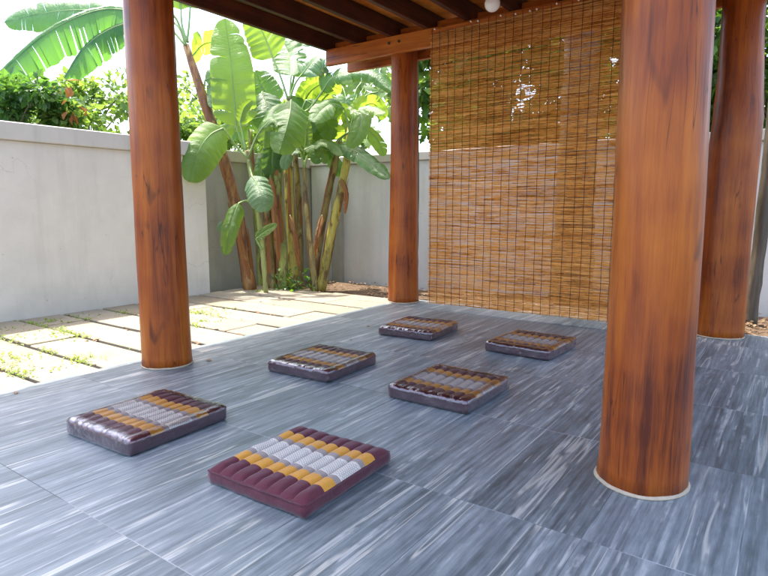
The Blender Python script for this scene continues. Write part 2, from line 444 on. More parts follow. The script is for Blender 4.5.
def maroon():
    t = NT('maroon_cotton'); v = t.coord(); n = t.noise(v, 18, 5, .6); w = t.noise(t.coord('Object', (260, 260, 260)), 1, 2)
    c = t.ramp(n, [(.3, (.062, .014, .023)), (.7, (.105, .024, .038))])
    c = t.mix(.2, c, t.ramp(w, [(.3, .25), (.7, .75)]), 'OVERLAY')
    M['maroon'] = t.done(t.bsdf(c, .85, t.bump(t.math('ADD', n, t.math('MULTIPLY', w, .15)), .4, .008), .2, Sheen_Weight=.2))
maroon()
def plastic():
    t = NT('clear_plastic'); v = t.coord()
    n = t.noise(v, 16, 5, .6, .8); f = t.noise(t.coord('Object', (30, 90, 60)), 1, 3, .6)
    nm = t.bump(t.math('ADD', n, t.math('MULTIPLY', f, .4)), .6, .009)
    gl = t.n('ShaderNodeBsdfGlossy'); gl.inputs['Roughness'].default_value = .07; gl.inputs['Color'].default_value = (.95, .95, 1, 1); t.l(nm, gl.inputs['Normal'])
    tr = t.n('ShaderNodeBsdfTransparent'); tr.inputs['Color'].default_value = (.95, .95, .96, 1)
    fr = t.n('ShaderNodeFresnel'); fr.inputs['IOR'].default_value = 1.5; t.l(nm, fr.inputs['Normal'])
    sp = t.n('ShaderNodeSeparateXYZ'); t.l(v, sp.inputs[0])
    ed = t.math('MAXIMUM', t.math('DIVIDE', t.math('ABSOLUTE', sp.outputs[0]), .243), t.math('DIVIDE', t.math('ABSOLUTE', sp.outputs[1]), .263))
    ed = t.math('ADD', ed, t.math('MULTIPLY', t.math('SUBTRACT', f, .5), .10))
    rim = t.ramp(ed, [(.80, 0.0), (.93, 1.0)])          # film bunched in several layers round the rim
    fac = t.math('MINIMUM', t.math('MULTIPLY', fr.outputs[0], t.math('ADD', .42, t.math('MULTIPLY', rim, 2.0))), .95)
    M['plastic'] = t.done(t.mixs(fac, tr.outputs[0], gl.outputs[0]))
plastic()
def globe():
    t = NT('white_globe'); v = t.coord(); n = t.noise(v, 9, 2)
    M['globe'] = t.done(t.bsdf(t.ramp(n, [(.2, .82), (.8, .88)]), .25, None, .5, Subsurface_Weight=.0))
globe()

# ================================================================== SETTING
PZ = -.03
# ground: one sheet to the horizon, rising a little inside the planting bed
gx = np.concatenate([[-300, -120, -60, -30, -16], np.arange(-10, 4.01, .25), [8, 16, 30, 60, 120, 300]])
gy = np.concatenate([[-300, -120, -60, -30, -10], np.arange(-4, 12.01, .25), [16, 30, 60, 120, 300]])
gv = []
for y in gy:
    for x in gx:
        z = -.14
        if y > 5.2 and y < 7 and -6.4 < x < 2:
            k = min(1, max(0, (x + 3.8) / 1.0)); z = -.12 * (1 - k) - .045 * k
            z += .03 * mnoise.noise(Vector((x*2.2, y*2.2, 0)))
            z = min(z, -.012)
        gv.append((x, y, z))
nx = len(gx)
gf = [(j*nx+i, j*nx+i+1, (j+1)*nx+i+1, (j+1)*nx+i) for j in range(len(gy)-1) for i in range(nx-1)]
tag(mesh_obj('ground', gv, gf, M['soil'], smooth=True), kind='structure')

# pavilion floor slab with tiled top
FX0, FX1, FY0, FY1 = -3.52, 2.2, -2.4, 5.40
MB().box(FX0, FX1, FY0, FY1, -.4, 0, .004).build('floor', M['floor'])
tag(bpy.data.objects['floor'], kind='structure')

# paving: long stone slabs with open joints
pm = MB(); rr = random.Random(3)
y = 1.53 - .4*9
while y < 5.1:
    y1 = y + .4
    cuts = [-5.9]
    x = -5.9 + rr.uniform(.5, 1.2)
    while x < FX0 - .35:
        cuts.append(x); x += rr.uniform(.8, 1.3)
    cuts.append(FX0 - .006)
    for a, b in zip(cuts, cuts[1:]):
        n0 = len(pm.v); dz = rr.uniform(-.006, .006)
        w = rr.uniform(.013, .024)
        pm.box(a + .002, b - .002, y + w, y1 - w, -.12, PZ + dz, .006)
        for q in pm.v[n0:]:
            q.z += (q.x + 4.7) * 0.0; q.y += .004 * mnoise.noise(Vector((q.x*3, q.y*5, 2)))
    y = y1
# wider closing slab at the back, running toward the rear column
pm.box(-5.9, -4.62, 5.14, 5.40, -.12, PZ - .004, .006); pm.box(-4.61, FX0 - .01, 5.14, 5.44, -.12, PZ, .006)
tag(pm.build('paving', M['paving']), kind='structure')
# fill under joints
tag(MB().box(-5.9, FX0 - .002, -2.2, 5.38, -.13, PZ - .032).build('joint_soil', M['soil']), kind='structure')

# boundary walls --------------------------------------------------------
WT = 1.78
def wall(name, x0, x1, y0, y1, mat, label, z1=1.62, over=.025, capmat='cap_concrete', zt=WT, z0=-.3):
    r = empty(name, ((x0+x1)/2, (y0+y1)/2, z0)); tag(r, label, 'wall')
    inv = Vector(r.location)
    m = MB().box(x0-inv.x, x1-inv.x, y0-inv.y, y1-inv.y, 0, z1 - z0, .006); m.build('wall_face', M[mat], r)
    c = MB().box(x0-over-inv.x, x1+over-inv.x, y0-over-inv.y, y1+over-inv.y, z1+.001-z0, zt - z0, .008); c.build('coping', M[capmat], r)
    return r
wall('boundary_wall', -6.05, -5.85, -3.2, 4.52, 'plaster_warm', 'long pale plaster wall on the left beside the stone paving', z1=1.615)
wall('boundary_wall', -6.52, -6.32, 4.60, 7.05, 'plaster_grey', 'grey weathered wall section set back behind the banana stems', z1=1.63)
bw = wall('boundary_wall', -6.29, 4.5, 6.87, 7.05, 'plaster_white', 'whitish back wall running behind the reed blind', z1=1.66, zt=1.775)
pil = MB().box(-5.83+.895, -5.64+.895, 6.80-6.96, 6.868-6.96, 0, 1.95); pil.build('pilaster', M['plaster_grey'], bw)

# ================================================================== PAVILION
pav = empty('pavilion', (0, 0, 0))
tag(pav, 'open wooden pavilion with four round log columns under a raftered roof', 'pavilion')

def column(name, cx, cy, prof, label, seed, ring=None):
    """prof: list of (z, dx, dy, r)"""
    n = 40; zs = np.arange(0, prof[-1][0] + .001, .06); v = []; f = []
    P = np.array(prof)
    for i, z in enumerate(zs):
        dx, dy, r0 = (np.interp(z, P[:, 0], P[:, k]) for k in (1, 2, 3))
        for k in range(n):
            a = 2*math.pi*k/n
            q = Vector((math.cos(a)*1.1 + seed*5.3, math.sin(a)*1.1, z*.75))
            r = r0 * (1 + .045*mnoise.noise(q) + .022*mnoise.noise(q*3.1 + Vector((0, 0, z*1.2))))
            v.append((cx + dx + r*math.cos(a), cy + dy + r*math.sin(a), z + .002))
    m = len(zs)
    for i in range(m-1):
        for k in range(n):
            k2 = (k+1) % n; f.append((i*n+k, i*n+k2, (i+1)*n+k2, (i+1)*n+k))
    f.append(tuple(reversed(range(n)))); f.append(tuple((m-1)*n+k for k in range(n)))
    o = mesh_obj(name, v, f, M['column_wood'], pav, True)
    o['label'] = label
    if ring:
        rm = MB(); pr = []
        rv = []; rf = []
        for j, (dr, z) in enumerate(((-.03, .001), (ring, .001), (ring+.001, .005), (ring*.4, .012), (-.03, .014))):
            for k in range(48):
                a = 2*math.pi*k/48
                q = Vector((math.cos(a)*1.1 + seed*5.3, math.sin(a)*1.1, 0))
                r = prof[0][3]*(1+.045*mnoise.noise(q)) + dr + .003*mnoise.noise(Vector((a*3, seed, j)))*(dr > 0)
                rv.append((cx+prof[0][1]+r*math.cos(a), cy+prof[0][2]+r*math.sin(a), z))
        for j in range(4):
            for k in range(48):
                k2 = (k+1) % 48; rf.append((j*48+k, j*48+k2, (j+1)*48+k2, (j+1)*48+k))
        mesh_obj('grout_ring', rv, rf, M['grout'], o, True)
    return o
column('column', -.40, 2.215, [(0, 0, 0, .157), (.05, .002, 0, .154), (.35, .004, 0, .151), (.9, .004, 0, .148), (1.7, -.008, 0, .143), (2.55, 0, 0, .138)], 'thick glossy log column nearest the camera with a pale grout ring', 1, .007)
column('column', -3.27, 2.165, [(0, 0, 0, .156), (.06, 0, 0, .152), (.9, -.005, 0, .150), (1.6, 0, 0, .146), (2.55, .0, 0, .143)], 'front left log column between the tiled floor and the paving', 2, .0015)
column('column', -3.43, 5.19, [(0, 0, 0, .170), (.07, 0, 0, .165), (.5, 0, 0, .158), (1.2, .005, 0, .148), (2.68, 0, 0, .138)], 'slimmer rear log column at the left edge of the reed blind', 3, .0015)
column('column', -.415, 5.25, [(0, -.03, -.01, .185), (.08, -.03, -.01, .180), (.8, -.03, -.01, .178), (1.35, -.025, 0, .176), (1.7, -.015, 0, .168), (2.0, -.02, 0, .150), (2.3, -.03, 0, .142), (2.68, -.03, 0, .140)], 'rear right log column with a knobbly outline', 4, .0015)

def beam(x0, x1, y0, y1, z0, z1):
    m = MB().box(x0, x1, y0, y1, z0, z1, .005); return m.build('beam', M['beam_wood'], pav)
BZ0, BZ1 = 2.55, 2.72
b1 = beam(-4.335, 1.34, 5.000, 5.055, BZ0, BZ1)
b2 = beam(-4.30, 1.34, 5.325, 5.38, BZ0 - .01, BZ1 - .01)
for yy in (2.02, 2.315): beam(-4.30, 1.34, yy, yy + .055, BZ0, BZ1)
for bx in (-3.49, -3.37, -.47, -.36):
    bm_ = MB(); bm_.tube([(bx, 4.992, 2.655), (bx, 5.001, 2.655)], .014, 12); bm_.build('bolt', M['bolt_dark'], b1)

RX = [-4.36 + .435*k for k in range(14)]
proto = MB().box(-.026, .026, .66, 5.44, 0, .165, .004).build('rafter', M['rafter_wood'], pav)
rafts = []
for i, x in enumerate(RX):
    o = proto if i == 0 else proto.copy()
    if i: COL.objects.link(o)
    o.location = (x, 0, BZ1 + .0025); rafts.append(o)
# blocking pieces over the beam
bp = MB().box(-.19, .19, 5.16, 5.20, 0, .10, .004).build('blocking', M['beam_wood'], pav)
for i in range(len(RX) - 1):
    o = bp if i == 0 else bp.copy()
    if i: COL.objects.link(o)
    o.location = ((RX[i] + RX[i+1]) / 2, 0, BZ1 + .004)
# boarded ceiling (boards run across the rafters) with roof skin over it
cm = MB(); yy = .64
while yy < 5.42:
    w = .118; cm.box(-4.42, 1.36, yy, yy + w - .004, BZ1 + .172, BZ1 + .19, .002); yy += w
cm.build('ceiling', M['ceiling_wood'], pav)
rv = MB().box(-4.46, 1.42, .61, 5.47, BZ1 + .193, BZ1 + .235); rv.build('roof_deck', M['rafter_wood'], pav)

# ------------------------------------------------------------------ reed blind
BX0, BX1, BY, BZB, BZT = -2.985, -.62, 4.965, .060, 2.695
bl = empty('reed_blind', (BX0, BY, BZB)); tag(bl, 'tall split bamboo blind hanging between the two rear columns', 'blind')
def make_slats():
    rn = np.random.default_rng(11)
    W = BX1 - BX0; H = BZT - BZB - .03
    pitch = .0074; n = int(H / pitch); seg = 58
    xs = np.linspace(0, W, seg)
    bow = .010*np.sin(xs*2.1 + 1) + .006*np.sin(xs*5.3)
    V = []; F = []
    for i in range(n):
        z0 = i*pitch + rn.normal(0, .0007)
        # each slat is a few reeds laid end to end
        cuts = [0]; c = rn.uniform(3, 14)
        while c < seg - 4: cuts.append(int(c)); c += rn.uniform(5, 15)
        cuts.append(seg - 1)
        for a, b in zip(cuts, cuts[1:]):
            th = rn.uniform(.0025, .00385); ph = rn.uniform(0, 9); amp = rn.uniform(.0004, .0016); tilt = rn.normal(0, .0012)
            if rn.random() < .035: th *= .45
            k = b - a + 1; t = np.linspace(0, 1, k); x = xs[a:b+1]
            zc = z0 + amp*np.sin(x*rn.uniform(6, 16) + ph) + tilt*(t - .5) + .006*np.sin(x*1.3 + i*.02)
            yc = bow[a:b+1] + rn.normal(0, .0012) + .012*np.sin(i*.021)*0
            thv = th*(1 + .25*np.sin(x*23 + ph*2))
            base = len(V)
            x = x.copy(); x[0] -= .004; x[-1] += .004
            if a == 0: x[0] += rn.uniform(-.008, .010)
            for q in range(k):
                V += [(x[q], yc[q] - .0022, zc[q]), (x[q], yc[q], zc[q] + thv[q]), (x[q], yc[q] + .0022, zc[q]), (x[q], yc[q], zc[q] - thv[q])]
            for q in range(k - 1):
                o = base + q*4
                for e in range(4):
                    e2 = (e+1) % 4; F.append((o+e, o+4+e, o+4+e2, o+e2))
    return V, F
V_, F_ = make_slats()
mesh_obj('slat_panel', V_, F_, M['blind'], bl)
del V_, F_
bows = lambda x: .010*math.sin(x*2.1 + 1) + .006*math.sin(x*5.3)
st0 = None
ns = 29
for i in range(ns):
    x = .02 + (BX1 - BX0 - .04)*i/(ns - 1) + random.uniform(-.008, .008)
    if st0 is None:
        m = MB(); pts = [(.0015*math.sin(k*1.7), .0012*math.sin(k*2.3), (BZT - BZB)*k/40) for k in range(41)]
        m.tube(pts, .0021, 5); st0 = m.build('string', M['string'], bl); o = st0
    else:
        o = st0.copy(); COL.objects.link(o)
    o.location = (x, bows(x) - .0048, 0)
MB().box(-.01, BX1 - BX0 + .01, .006, .030, BZT - BZB - .035, BZT - BZB + .001, .003).build('head_batten', M['beam_wood'], bl)
hk0 = None
for hx in (.05, .43, .50, .72, .86, .99, 1.05, 1.22, 1.40, 1.55, 1.80, 2.0, 2.2):
    if hk0 is None:
        hk0 = MB().tube([(0, -.008, 0), (0, .006, 0)], .007, 10).build('nail_head', M['globe'], bl); o = hk0
    else: o = hk0.copy(); COL.objects.link(o)
    o.location = (hx, -.004, BZT - BZB - .012 + random.uniform(-.012, .012))

# ------------------------------------------------------------------ lamp
lp = empty('ceiling_lamp', (-2.13, 4.50, BZ1)); tag(lp, 'small white globe lamp fixed under the roof rafters', 'lamp')
prof = [(.002, -.150)] + [(.062*math.sin(a), -.088 - .062*math.cos(a)) for a in np.linspace(.12, math.pi - .45, 16)]
MB().lathe(prof, 28).build('globe', M['globe'], lp, True)
MB().lathe([(.030, -.036), (.034, -.03), (.034, -.012), (.055, -.010), (.055, .002), (.001, .002)], 28).build('lamp_holder', M['globe'], lp)

# ================================================================== CUSHIONS
CW, CL = .465, .505
def cushion_proto(sd=0):
    root = empty('seat_cushion', (0, 0, 0)); nr = 8; per = 8; nu = nr*per; nv = 44
    V = []; UV = []; F = []
    for j in range(nv + 1):
        v = j/nv
        for i in range(nu + 1):
            u = i/nu; s = (u*nr) % 1.0 if i < nu else 1.0
            ev = min(v, 1 - v)*CL; eu = min(u, 1 - u)*CW
            roll = math.sqrt(max(0, 1 - abs(2*s - 1)**2.4*.97))
            e_ = min(1, ev/.06); end = math.sqrt(1 - (1 - e_)**2)
            ends = math.sqrt(min(1, eu/.02))
            wr = .0022*mnoise.noise(Vector((u*14, v*16, 1.3 + sd*7))) + .0045*mnoise.noise(Vector((u*3.5 + sd*11, v*3.5, sd*3))) + .0015*mnoise.noise(Vector((u*40, v*30, 4 + sd)))
            sag = -.004*math.exp(-((u-.5)**2 + (v-.5)**2)*8)
            z = .050 + (.006 + .017*roll)*end*(.35 + .65*ends) + wr*end + sag
            # end pucker: rolls swell past the seam
            y = (v - .5)*CL + (.004*(roll - .5) * (1 if v > .5 else -1) if ev < .02 else 0)
            V.append(((u - .5)*CW, y, z)); UV.append((u, v))
    for j in range(nv):
        for i in range(nu):
            a = j*(nu+1) + i; F.append((a, a+1, a+nu+2, a+nu+1))
    mesh_obj('top_panel', V, F, M['cushion_top'], root, True, UV)
    # boxed side band, bulging, with a stitched edge
    ring = []; n1 = 24
    for k in range(n1): ring.append((-.5 + k/n1, -.5, 0, -1))
    for k in range(n1): ring.append((.5, -.5 + k/n1, 1, 0))
    for k in range(n1): ring.append((.5 - k/n1, .5, 0, 1))
    for k in range(n1): ring.append((-.5, .5 - k/n1, -1, 0))
    prof = [(-.03, .001), (-.006, .0015), (.001, .008), (.005, .020), (.006, .032), (.003, .043), (.003, .049), (.000, .0535), (-.006, .053)]
    V = []; F = []; N = len(ring)
    for q, (off, z) in enumerate(prof):
        for k, (a, b, nx_, ny_) in enumerate(ring):
            x, y = a*CW, b*CL
            corner = (abs(abs(a) - .5) < 1e-6 and abs(abs(b) - .5) < 1e-6)
            nx2 = (1 if a > 0 else -1) if abs(abs(a) - .5) < 1e-6 else 0
            ny2 = (1 if b > 0 else -1) if abs(abs(b) - .5) < 1e-6 else 0
            l = math.hypot(nx2, ny2) or 1
            w = (.0045*mnoise.noise(Vector((a*9 + sd*5, b*9, q*.5))) + .002*mnoise.noise(Vector((a*30 + sd*5, b*30, q*.8))))*(0 < q < 7)
            kk = .25 if corner and off > 0 else 1
            V.append((x + nx2/l*(off*kk + w), y + ny2/l*(off*kk + w), z + .0025*mnoise.noise(Vector((a*12, b*12, 5)))*(q > 4)))
    for q in range(len(prof) - 1):
        for k in range(N):
            k2 = (k+1) % N; F.append((q*N+k, q*N+k2, (q+1)*N+k2, (q+1)*N+k))
    F.append(tuple(reversed(range(N))))
    mesh_obj('side_band', V, F, M['maroon'], root, True)
    q = 6; pts = [V[q*N + k] for k in range(N)] + [V[q*N]]
    MB().tube([(p[0]*1.003, p[1]*1.003, p[2] + .001) for p in pts], .0024, 6, False).build('piping', M['maroon'], root, True)
    return root

def wrap_mesh(seed):
    """tight clear film round a cushion, creased and rounded at the rim"""
    nu, nv, nh = 64, 48, 7; V = []; F = []; idx = {}
    hx, hy = CW/2 + .0105, CL/2 + .0105
    def P(i, j, h):
        if (i, j, h) in idx: return idx[i, j, h]
        u = i/nu*2 - 1; v = j/nv*2 - 1; w = h/nh; edge = max(abs(u), abs(v))
        # keep the plan corners round
        cr = 1 - .035*(abs(u*v))**8
        if h == nh:
            e = min(1, (1 - edge)/.16); dome = math.sqrt(max(0, 1 - (1 - e)**2))
            s_ = ((u*.5 + .5)*8) % 1.0
            roll = math.sqrt(max(0, 1 - abs(2*s_ - 1)**2.4*.97))
            z = .060 + .0155*dome + .0035*(roll - .6)*dome - .003*math.exp(-(u*u + v*v)*2)
            n = Vector((0, 0, 1))
        else:
            z = .0015 + .0585*w; n = Vector((u**15, v**15, .02)).normalized()
        k = cr*(1 - .018*(1 if h == 0 else 0))
        p = Vector((u*hx*k, v*hy*k, z))
        d = .0030*mnoise.noise(p*13 + Vector((seed*3.1, 0, 0))) + .0028*abs(mnoise.noise(Vector((p.x*34 + seed, p.y*15, p.z*24)))) + .0016*mnoise.noise(Vector((p.x*70, p.y*45 + seed, p.z*60)))
        if h == nh: d *= 1 + 1.6*(1 - dome); n = Vector((u**9*.6, v**9*.6, 1)).normalized()
        p += n*d*(0 if h == 0 else 1)
        idx[i, j, h] = len(V); V.append(p); return idx[i, j, h]
    for i in range(nu):
        for j in range(nv): F.append((P(i, j, nh), P(i+1, j, nh), P(i+1, j+1, nh), P(i, j+1, nh)))
    for h in range(nh):
        for i in range(nu):
            F.append((P(i, 0, h), P(i+1, 0, h), P(i+1, 0, h+1), P(i, 0, h+1))); F.append((P(i+1, nv, h), P(i, nv, h), P(i, nv, h+1), P(i+1, nv, h+1)))
        for j in range(nv):
            F.append((P(nu, j, h), P(nu, j+1, h), P(nu, j+1, h+1), P(nu, j, h+1))); F.append((P(0, j+1, h), P(0, j, h), P(0, j, h+1), P(0, j+1, h+1)))
    return V, F

c0 = cushion_proto()
spots = [((-1.462, 1.520), 2.0, 'maroon Thai cushion without plastic, nearest the camera', False),
         ((-2.375, 1.462), 2.5, 'plastic wrapped cushion by the front left column, closest of the left row', True),
         ((-2.385, 2.690), 3.0, 'plastic wrapped cushion in the middle of the left row', True),
         ((-1.475, 2.700), 0.0, 'plastic wrapped cushion in the middle of the right row, behind the bare one', True),
         ((-2.450, 3.945), 5.0, 'plastic wrapped cushion nearest the rear column, far end of the left row', True),
         ((-1.490, 3.925), -2.7, 'plastic wrapped cushion closest to the reed blind, far end of the right row', True)]
roots = []
for i, (p, a, lab, wrapd) in enumerate(spots):
    r = c0 if i == 0 else cushion_proto(i)
    r.location = (p[0], p[1], .001); r.rotation_euler = (0, 0, R(a))
    tag(r, lab, 'cushion', 'seat cushions on the tiled floor'); roots.append((r, wrapd))
for i, (r, wrapd) in enumerate(roots):
    if wrapd:
        v, f = wrap_mesh(i); mesh_obj('plastic_wrap', v, f, M['plastic'], r, True)

# ================================================================== BANANAS
def lamina(name, parent, blade, hw, hint, fold=25, droop=.25, tears=6, mat='banana_leaf_green', seed=0, rib_r=.012, petiole=None, asym=(1, 1), tear_open=1.0):
    rn = random.Random(seed); n = 40; nc = 5
    C = spline(blade, n); V = []; F = []; UV = []
    hint = Vector(hint).normalized()
    sides = []
    for side in (1, -1):
        tear_at = sorted(rn.sample(range(4, n - 3), min(tears, n - 8))) if tears else []
        pieces = []; a = 0
        for tq in tear_at + [n - 1]:
            if tq > a: pieces.append((a, tq)); a = tq
        for (a, b) in pieces:
            dr = rn.uniform(-.5, 1.0)*droop*tear_open*(len(pieces) > 1); sw = rn.uniform(-.03, .09)*tear_open*(len(pieces) > 1)
            base = len(V)
            for i in range(a, b + 1):
                t = i/(n - 1)
                T = (C[min(i+1, n-1)] - C[max(i-1, 0)]).normalized()
                S_ = T.cross(hint).normalized()*side; N = S_.cross(T).normalized()
                if N.dot(hint) < 0: N = -N
                prof = min(1, math.sqrt(max(0, t/.10)))*math.sqrt(max(0, 1 - max(0, (t - .45)/.55)**2.2))
                w = hw*prof*(asym[0] if side > 0 else asym[1])
                if a < i < b or True:
                    edge_pinch = 1 - .12*tear_open*(1 if (i == a and a) or (i == b and b < n-1) else 0)
                for c in range(nc):
                    s = c/(nc - 1); ang = R(fold)
                    lat = s*w*edge_pinch
                    dn = lat*math.sin(ang) - (droop + dr*s)*w*s*s
                    ripple = .03*w*s*math.sin(i*1.3 + side + seed) + .02*w*s*mnoise.noise(Vector((i*.5, s*3, seed)))
                    p = C[i] + S_*lat*math.cos(ang) + N*(dn + ripple) + T*(sw*s*w*1.2 + .25*w*s*prof)
                    p += Vector((0, 0, -1))*abs(droop)*.35*w*s*s
                    V.append(p); UV.append((t, s))
            for i in range(b - a):
                for c in range(nc - 1):
                    o = base + i*nc + c
                    F.append((o, o+1, o+nc+1, o+nc))
    lf = mesh_obj(name, V, F, M[mat], parent, True, UV)
    m = MB(); pts = list(C)
    rad = [max(.0025, rib_r*(1 - .85*i/(n-1))) for i in range(n)]
    pts = [p - hint*.004 for p in pts]
    if petiole:
        pp = spline(list(petiole) + [blade[0]], 14)[:-1]; pts = pp + pts; rad = [rib_r*(1.5 - .5*i/13) for i in range(13)] + rad
    m.tube(pts, rad, 7); m.build('midrib', M['midrib_green'], lf, True)
    return lf

def to_cam(p): return (CAMV - Vector(p)).normalized()
UPV = Vector((0, 0, 1))

def plant(label, mat, stem, rads, group='banana plants in the corner bed', name='banana_plant', sheath=True):
    r = empty(name, (0, 0, 0)); tag(r, label, 'banana plant', group)
    pts = spline(stem, 22); n = len(pts)
    rad = list(np.interp(np.linspace(0, 1, n), np.linspace(0, 1, len(rads)), rads))
    rad = [.84*x*(1 + .05*math.sin(i*2.1)) for i, x in enumerate(rad)]
    m = MB(); m.tube(pts, rad, 16, True, .16, len(bpy.data.objects)); m.build('stem', M[mat], r, True)
    if sheath:
        # dry sheath flaps curling off the stem
        rn = random.Random(len(bpy.data.objects)); sv = MB()
        for q in range(4):
            sv = MB(); i0 = rn.randint(1, 12); a0 = rn.uniform(0, 6.28); L = rn.randint(4, 8); base = len(sv.v)
            for i in range(i0, i0 + L):
                p = pts[min(i, n-1)]; rr_ = rad[min(i, n-1)]*1.06; k = (i - i0)/(L-1)
                for e in range(4):
                    a = a0 + (e - 1.5)*.30*(1 - .85*k*k) + .25*k
                    sv.v.append(p + Vector((math.cos(a), math.sin(a), 0))*rr_*(1 + .28*k*k + .05*math.sin(e*2.0 + i)))
            for i in range(L-1):
                for e in range(3): o = base + i*4 + e; sv.f.append((o, o+1, o+5, o+4))
            sv.build('dry_sheath', M['leaf_dry'], r, True)
    return r

def L(parent, px, hw, d, mat='banana_leaf_green', pet=None, hintw=(.8, .6), fold=18, droop=.3, tears=5, seed=1, asym=(1, 1), side=(0, 0, 0), rib=.011, topen=1.0):
    """px: list of (px,py[,depth offset])"""
    pts = [at(p[0], p[1], d + (p[2] if len(p) > 2 else 0)) for p in px]
    pp = [at(p[0], p[1], d + (p[2] if len(p) > 2 else 0)) for p in pet] if pet else None
    h = to_cam(pts[0])*hintw[0] + UPV*hintw[1] + Vector(side)
    return lamina('leaf', parent, pts, hw, h, fold, droop, tears, mat, seed, rib, pp, asym, topen)

k = .0130
# 1: big leaning brown stem, crown above; its leaves arch over the wall to the left
p1 = plant('tall leaning banana stem with brown sheaths, leftmost in the corner', 'stem_brown',
           [at(251, 296, 7.5), at(240, 225, 7.45), at(224, 160, 7.4), at(204, 100, 7.3), at(186, 45, 7.25)], [.105, .09, .085, .07, .05])
L(p1, [(140, 12, -.2), (105, 9, -.3), (70, 20, -.5), (35, 42, -.6), (-20, 92, -.8)], .30, 7.2, 'banana_leaf_vivid', [(186, 45), (172, 14, -.1)], (.9, .35), 10, .4, 20, 3, (.18, 1.0), topen=.6)
L(p1, [(132, 16, .3), (90, 10, .3), (50, 12, .3), (4, 22, .3)], .24, 7.3, 'banana_leaf_vivid', [(188, 42), (170, 20, .2)], (.8, .5), 5, .25, 14, 4, topen=.5)
L(p1, [(140, 20, 0), (112, 28, -.1), (86, 46, -.2), (64, 78, -.3)], .22, 7.0, 'banana_leaf_vivid', [(185, 45), (165, 24)], (.9, .3), 8, .45, 14, 5, (.12, 1.0), topen=.6)
L(p1, [(181, 10), (176, -30), (160, -70, .1), (120, -95, .2)], .26, 7.3, 'banana_leaf_green', [(187, 42), (182, 25)], (.6, .8), 15, .3, 5, 6)
L(p1, [(190, 8), (198, -40), (226, -80, -.1)], .26, 7.3, 'banana_leaf_green', [(187, 42), (189, 25)], (.6, .8), 15, .3, 5, 7)
L(p1, [(205, 80), (214, 78), (216, 92), (212, 108, -.1)], .12, 7.3, 'banana_leaf_pale', [(203, 98)], (.9, .3), 15, .3, 2, 8)

# 2: young plant in front with fresh leaves
p2 = plant('young slender banana plant with fresh green leaves in front of the clump', 'stem_young',
           [at(266, 294, 7.2), at(262, 245, 7.15), at(256, 200, 7.1), at(247, 150, 7.0)], [.035, .036, .04, .034], sheath=False)
L(p2, [(223, 128, -.1), (210, 135, -.2), (198, 152, -.3), (189, 182, -.35)], .25, 7.0, 'banana_leaf_green', [(248, 158), (236, 146)], (1, .45), 8, .3, 0, 9, (.75, 1.0))
L(p2, [(236, 126), (234, 98), (231, 62), (225, 18, .1)], .275, 7.15, 'banana_leaf_green', [(247, 155), (241, 140)], (1, .15), 14, .2, 3, 10)
L(p2, [(252, 176, -.2), (257, 184, -.25), (261, 196, -.3), (264, 212, -.3)], .155, 7.0, 'banana_leaf_pale', [(249, 160), (250, 168)], (1, .4), 10, .35, 2, 11)
L(p2, [(239, 203, -.1), (234, 215, -.15), (229, 232, -.2), (225, 255, -.2)], .11, 7.0, 'banana_leaf_green', [(257, 208), (247, 201)], (.9, .5), 25, .5, 2, 12)
L(p2, [(256, 239), (262, 234), (269, 229), (277, 224)], .075, 7.0, 'banana_leaf_green', [(262, 250)], (.8, .8), 20, .2, 0, 13)
L(p2, [(226, 222), (222, 226), (220, 232)], .06, 7.1, 'banana_leaf_pale', None, (1, .4), 15, .3, 0, 14)
L(p2, [(262, 128), (272, 120), (281, 126), (284, 140)], .10, 7.0, 'banana_leaf_green', [(248, 158), (256, 138)], (.7, .8), 15, .4, 2, 15)
L(p2, [(240, 122), (244, 108), (252, 100)], .07, 6.95, 'banana_leaf_glow', [(246, 150)], (.9, .4), 20, .2, 0, 16)

# 3: stems with dark sheaths
p3 = plant('banana stem with dry brown sheaths just right of the young plant', 'stem_spotted',
           [at(272, 293, 7.65), at(269, 240, 7.65), at(266, 190, 7.6), at(268, 140, 7.55), at(276, 108, 7.5)], [.085, .075, .07, .06, .045])
L(p3, [(272, 104), (266, 92), (260, 82), (256, 70)], .22, 7.6, 'banana_leaf_dark', None, (1, .3), 12, .3, 3, 17)
L(p3, [(262, 92, -.1), (266, 104, -.15), (266, 118, -.2), (260, 130, -.2)], .20, 7.6, 'banana_leaf_dark', [(274, 110), (268, 96)], (1, .4), 15, .35, 2, 18)
L(p3, [(278, 128, -.1), (274, 146, -.1), (272, 166, -.1), (276, 184)], .14, 7.6, 'banana_leaf_dark', None, (1, .4), 15, .3, 2, 19)

# 4: tall green stem, crown with long petioles
p4 = plant('green banana stem whose crown spreads under the roof edge', 'stem_green',
           [at(284, 293, 7.6), at(281, 240, 7.6), at(277, 190, 7.6), at(280, 140, 7.55), at(289, 98, 7.5)], [.085, .08, .075, .065, .045])
L(p4, [(273, 58), (267, 42), (259, 25), (246, 2)], .26, 7.3, 'banana_leaf_glow', [(288, 100), (281, 78)], (.75, -.75), 8, .15, 1, 20)
L(p4, [(291, 76), (291, 66, .1), (288, 52, .2), (280, 36, .3)], .24, 7.6, 'banana_leaf_dark', [(290, 98)], (1, .2), 10, .2, 5, 21)
L(p4, [(302, 74), (312, 62), (322, 56), (336, 60, -.1)], .20, 7.5, 'banana_leaf_pale', [(290, 98), (295, 84)], (.7, .8), 15, .4, 4, 22)
L(p4, [(291, 100, -.2), (290, 112, -.35), (286, 130, -.45), (279, 154, -.5)], .225, 7.4, 'banana_leaf_green', None, (1, .55), -6, .2, 5, 23, (.9, 1.0))
L(p4, [(300, 46), (308, 30, .1), (318, 20, .3)], .2, 7.9, 'banana_leaf_pale', [(290, 98), (296, 66)], (.7, .7), 15, .3, 4, 24)

